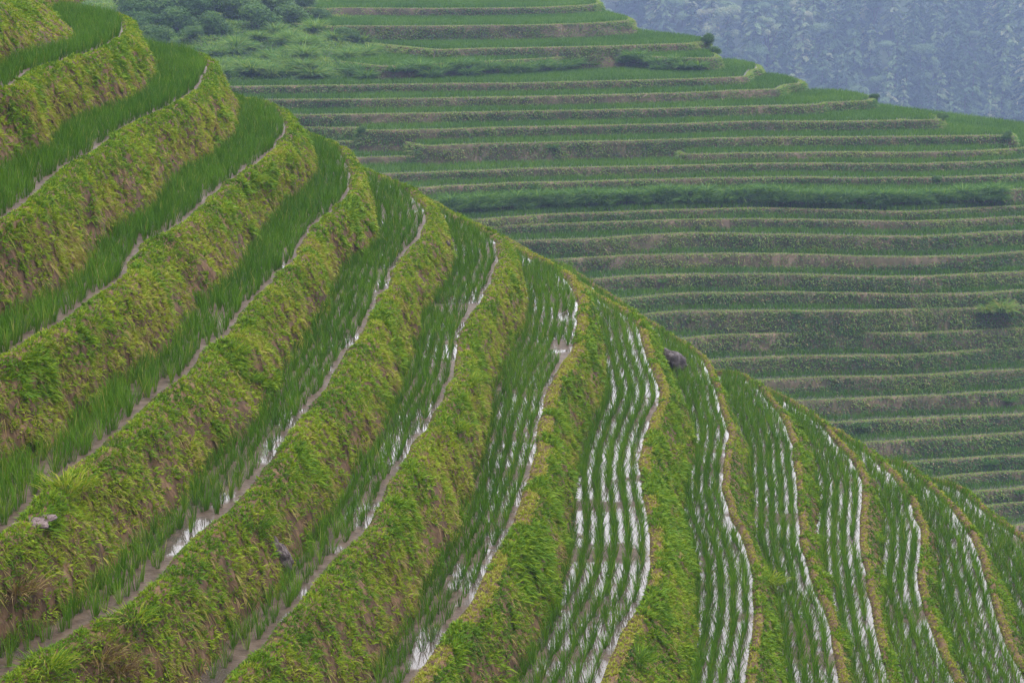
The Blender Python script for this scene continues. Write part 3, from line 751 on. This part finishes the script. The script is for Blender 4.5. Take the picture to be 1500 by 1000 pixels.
NEARTUFT = {}
def tuft(k, px, py, size, tint0, label, n=260, mat='grass'):
    key = round(tint0, 2)
    if key not in NEARTUFT: NEARTUFT[key] = make_tussock(1, n, .011, .34, tint0)
    p, ij = on_bank(k, px, py); clump(p - np.array([0, 0, .03]), size, label, None, NEARTUFT[key], mat)
for a in ((3, 372, 262, 1.1, .42, 'bright green grass clump on the bank of the third terrace from the top'),
          (4, 345, 515, 1.1, .38, 'green grass clump where the bund bends, beside bare mud'),
          (4, 362, 555, .9, .22, 'dark green weedy clump hanging below the bend of the bund'),
          (4, 95, 712, 1.2, .47, 'long yellow green grass clump on the left bund above the mud clods'),
          (5, 380, 770, .9, .22, 'dark leafy clump on the bund just above the grey stump'),
          (9, 1125, 850, 1.3, .44, 'vivid bright green grass clump on a lower right bank'),
          (6, 690, 560, 1.2, .36, 'bushy green grass clump on the bank left of centre with a bare patch below'),
          (6, 668, 625, 1.0, .40, 'smaller green clump just below the bushy one left of centre'),
          (8, 935, 965, 1.1, .24, 'dark green clump at the bottom edge between two wet paddies'),
          (2, 349, 152, .8, .30, 'dark tuft hanging on the second bank corner from the top'),
          (1, 226, 92, .8, .26, 'dark tuft hanging on the topmost bank corner'),
          (5, 75, 975, 1.1, .40, 'green clump on the bund in the bottom left corner'),
          (5, 205, 905, 1.0, .42, 'bright clump on the lowest left bund right of the dry brown clump'),
          (11, 1283, 790, .9, .30, 'small dark clump between two wet paddies at lower right'),
          (4, 15, 865, 1.2, 1.04, 'dry brown root mat hanging from the bank at the left edge'),
          (5, 150, 955, 1.1, 1.04, 'dry brown grass clump hanging from the lowest left bank'),
          (5, 172, 985, 1.0, 1.05, 'lower of the two dry brown clumps at the bottom left')):
    tuft(*a)

# ------------------------------------------------------------------ the forest beyond the valley
def make_conifer(seed):
    r = np.random.default_rng(seed); Pb, Db, Lb, Tb = [], [], [], []
    n_t = 15
    for t in range(n_t):
        h0 = .08 + .92 * (t / n_t) ** .92; rad = .20 * (1 - h0) ** .75 * r.uniform(.75, 1.25) + .012
        for q in range(max(4, int(10 * (1 - h0) + 4))):              # boughs, each a drooping spray
            a = r.random() * 6.283; rr = rad * r.uniform(.55, 1.2); h = h0 + r.normal() * .012; hue = r.normal() * .12
            for s in np.linspace(.2, 1, max(4, int(rr * 150))):
                for sd in (-1, 1, .5, -.5, .15):
                    w = .3 * rr * (1 - s * .6) * r.random() * sd
                    Pb.append((math.cos(a) * rr * s - math.sin(a) * w, math.sin(a) * rr * s + math.cos(a) * w, h + .02 * s - rr * .55 * s * s))
                    Db.append((math.cos(a) + r.normal() * .5, math.sin(a) + r.normal() * .5, .1 + r.normal() * .35)); Lb.append(.017 * r.uniform(.6, 1.5)); Tb.append(hue)
    Pb = np.array(Pb); Lb = np.array(Lb); Db = np.array(Db)
    tint = np.clip(.45 + np.array(Tb) + .25 * (rng.random(len(Pb)) - .5), 0, 1)
    rad_ = norm(np.c_[Pb[:, :2], np.zeros(len(Pb))]); face = norm(rad_ + np.array([0, 0, .35]) + rng.normal(size=Pb.shape) * .3)
    dv = norm(rad_ * .5 - np.array([0, 0, .75]) + rng.normal(size=Pb.shape) * .35)
    cr = mesh_from('crown', *blades(Pb, dv, Lb, Lb * .7, np.c_[np.zeros((len(Pb), 2)), -Lb * .2], tint, face))
    tr = tubes('trunk', [([(0, 0, -.1), (0, 0, .3), (.004, 0, .7), (0, 0, .98)], [.012, .010, .006, .002])])
    return cr, tr
def make_broadleaf(seed):
    r = random.Random(seed); lobes = []
    for _ in range(9):
        a = r.random() * 6.28; h = r.uniform(.3, .86); d = r.random() * .30 * (1.15 - abs(h - .5)); s = r.uniform(.10, .17)
        lobes.append((d * math.cos(a), d * math.sin(a), h, s, s, s * .8))
    v, q, t, hh = leaf_cloud(9000, lobes, .019, .016, .58, .4)
    br = [([(0, 0, -.1), (0, 0, .25), (l[0] * .5, l[1] * .5, l[2] * .7), l[:3]], [.02, .017, .01, .003]) for l in lobes[:7]]
    return mesh_from('crown', v, q, t, hh), tubes('trunk', br)
CON = [make_conifer(s) for s in range(5)]; BRO = [make_broadleaf(s) for s in range(4)]
def slope_z(y): return -104 + (y - 750) * .50
cand = []
for yy in np.arange(725, 960, 15.5):
    for xx in np.arange(20, 330, 7.4):
        x_ = xx + random.uniform(-3, 3); y_ = yy + random.uniform(-9, 9); h = random.uniform(19, 36)
        z_ = slope_z(y_) + 4 * (float(noise([[x_, y_, 0]], .02, 7)[0]) - .5)
        X, Y, _ = project(np.array([[x_, y_, z_], [x_, y_, z_ + h]]))
        lim = np.interp(X[1], [860, 935, 1040, 1110, 1175, 1275, 1375, 1480, 1560], [-5, 45, 90, 112, 135, 155, 180, 208, 222])
        if 850 < X[1] < 1540 and -75 < Y[1] < lim + 6: cand.append((Y[1], x_, y_, z_, h, X[1]))
cand.sort(key=lambda c: c[2])
print('forest trees', len(cand))
extra = []
for q, (_, x_, y_, z_, h, X) in enumerate(cand):
    bro = random.random() < np.interp(X, [850, 1080, 1250, 1500], [.6, .4, .12, .06])
    cr, tr = random.choice(BRO if bro else CON)
    if bro: h *= .72
    if q >= 296: extra.append((cr, x_, y_, z_, h, random.random())); continue
    e = bpy.data.objects.new('forest_tree', None); COL.objects.link(e); e.location = (x_, y_, z_); s = random.uniform(.95, 1.25)
    e.scale = (h * s, h * s, h); e.rotation_euler = (0, 0, random.random() * 6.28); e.empty_display_size = .05
    link('crown', cr, M['forest'], e); link('trunk', tr, M['bark'], e)
    if bro: tag(e, 'pale rounded broadleaf tree in the hazy forest across the valley', 'tree', 'broadleaf trees of the far forest')
    else: tag(e, 'pointed blue green conifer in the hazy forest across the valley', 'tree', 'conifers of the far forest')
if extra:
    parts = []
    for cr, x_, y_, z_, h, a in extra:
        V = np.empty(len(cr.vertices) * 3, np.float32); cr.vertices.foreach_get('co', V); V = V.reshape(-1, 3) * h
        H = np.empty(len(cr.vertices), np.float32); cr.attributes['tint'].data.foreach_get('value', H)
        c, s = math.cos(a * 6.28), math.sin(a * 6.28)
        V = np.c_[V[:, 0] * c - V[:, 1] * s + x_, V[:, 0] * s + V[:, 1] * c + y_, V[:, 2] + z_]
        o_ = np.arange(len(V) // 5) * 5
        parts.append((V, np.stack([o_, o_ + 1, o_ + 3, o_ + 2], 1), np.stack([o_ + 2, o_ + 3, o_ + 4], 1), np.clip(H + .25 * (a - .5), 0, 1)))
    tag(link('distant_forest', mesh_from('distant_forest', *join(parts)), M['forest']), 'hazy wooded slope high above the far terraces, farthest trees', 'forest', None, 'stuff')
gx = np.linspace(-600, 900, 60); gy = np.linspace(640, 1150, 50)
XX, YY = np.meshgrid(gx, gy, indexing='ij'); Z = slope_z(YY) + 8 * (fbm(np.c_[XX.ravel(), YY.ravel(), 0 * XX.ravel()], .01, 3).reshape(XX.shape) - .5) - 1.5
Z = np.maximum(Z, -142)
tag(link('mountain', mesh_from('mountain', np.c_[XX.ravel(), YY.ravel(), Z.ravel()], grid_quads(60, 50), smooth_shade=True), M['mountain']), kind='structure')
v = [(-1000, -60, -140), (1300, -60, -140), (1300, 1400, -140), (-1000, 1400, -140)]
tag(link('valley_ground', mesh_from('valley_ground', v, [[0, 1, 2, 3]]), M['valley']), kind='structure')

# ------------------------------------------------------------------ the uncountable growth, one object of each kind
tag(link('rice_crop', mesh_from('rice_crop', *join(rice_parts)), M['rice']), 'green rice crop standing in rows on every paddy of both hillsides', 'rice crop', None, 'stuff')
tag(link('bank_grass', mesh_from('bank_grass', *join(grass_parts)), M['grass']), 'yellow green grass covering the steep banks of the near spur', 'grass', None, 'stuff')
tag(link('hillside_grass', mesh_from('hillside_grass', *join(hill_grass)), M['far_grass']), 'dull green grass covering the banks of the far hillside', 'grass', None, 'stuff')
tag(link('scrub_grass', mesh_from('scrub_grass', *join(scr)), M['far_grass']), 'rough long grass between the shrubs of the gully head', 'grass', None, 'stuff')

# ------------------------------------------------------------------ air
m, N, K = new_mat('haze')
out = N.new('ShaderNodeOutputMaterial'); pv = N.new('ShaderNodeVolumePrincipled')
pv.inputs['Color'].default_value = HAZE_COL; pv.inputs['Density'].default_value = HAZE_D; pv.inputs['Anisotropy'].default_value = .2
K.new(pv.outputs[0], out.inputs['Volume'])
lo, hi = (-1010, -70, -141), (1310, 1410, 120)
hv = [(x, y, z) for x in (lo[0], hi[0]) for y in (lo[1], hi[1]) for z in (lo[2], hi[2])]
hq = [[0, 1, 3, 2], [4, 6, 7, 5], [0, 4, 5, 1], [2, 3, 7, 6], [0, 2, 6, 4], [1, 5, 7, 3]]
tag(link('haze', mesh_from('haze', hv, hq), m), 'thin blue haze filling the valley air', 'haze', None, 'stuff')

# ------------------------------------------------------------------ light
SUN_EL, SUN_AZ = R(74), R(112)                       # azimuth clockwise from +Y: from the right, a little behind the camera
w = bpy.data.worlds.new('World'); scene.world = w; w.use_nodes = True
N = w.node_tree.nodes; K = w.node_tree.links; N.clear()
out = N.new('ShaderNodeOutputWorld'); bg = N.new('ShaderNodeBackground'); bg.inputs['Strength'].default_value = SKY_STRENGTH
sky = N.new('ShaderNodeTexSky'); sky.sky_type = 'NISHITA'; sky.sun_disc = False
sky.sun_elevation = SUN_EL; sky.sun_rotation = SUN_AZ; sky.dust_density = 3.0; sky.air_density = 1.0
tc = N.new('ShaderNodeTexCoord'); nz = N.new('ShaderNodeTexNoise'); nz.inputs['Scale'].default_value = 2.2; nz.inputs['Detail'].default_value = 6
K.new(tc.outputs['Generated'], nz.inputs['Vector'])
mr = N.new('ShaderNodeMapRange'); mr.inputs[1].default_value = .2; mr.inputs[2].default_value = .5; mr.inputs[3].default_value = .72; mr.inputs[4].default_value = 1.0
K.new(nz.outputs[0], mr.inputs[0])
# cloud layer: brighter where it is thin, in the sky above the far mountain
dot = N.new('ShaderNodeVectorMath'); dot.operation = 'DOT_PRODUCT'; K.new(tc.outputs['Generated'], dot.inputs[0]); dot.inputs[1].default_value = (0.03, .92, .38)
cr = ramp_node(N, [(0.0, (5.2, 5.4, 5.9)), (.45, (6.5, 6.6, 7.0)), (.72, (CLOUD_HI * .62,) * 2 + (CLOUD_HI * .64,)), (1.0, (CLOUD_HI, CLOUD_HI * .985, CLOUD_HI))])
K.new(dot.outputs['Value'], cr.inputs[0])
mx = N.new('ShaderNodeMix'); mx.data_type = 'RGBA'; K.new(mr.outputs[0], mx.inputs[0]); K.new(sky.outputs[0], mx.inputs[6]); K.new(cr.outputs[0], mx.inputs[7])
K.new(mx.outputs[2], bg.inputs[0]); K.new(bg.outputs[0], out.inputs[0])
sd = bpy.data.lights.new('sun', 'SUN'); sd.energy = SUN_STRENGTH; sd.angle = R(14); sd.color = (1, .965, .91)
so = bpy.data.objects.new('sun', sd); COL.objects.link(so)
s = Vector((math.sin(SUN_AZ) * math.cos(SUN_EL), math.cos(SUN_AZ) * math.cos(SUN_EL), math.sin(SUN_EL)))
so.rotation_euler = s.to_track_quat('Z', 'Y').to_euler(); so.location = s * 60

# ------------------------------------------------------------------ camera and render settings
cd = bpy.data.cameras.new('camera'); cd.sensor_width = 36; cd.lens = F / 1500 * 36; cd.clip_end = 5000
co = bpy.data.objects.new('camera', cd); COL.objects.link(co); co.rotation_euler = (math.pi / 2 - PITCH, 0, 0); scene.camera = co
vs = scene.view_settings; vs.view_transform = 'Standard'; vs.look = 'None'; vs.gamma = 1; vs.exposure = EXPOSURE
scene.cycles.use_denoising = True
scene.cycles.max_bounces = 6; scene.cycles.transparent_max_bounces = 6; scene.cycles.volume_bounces = 1
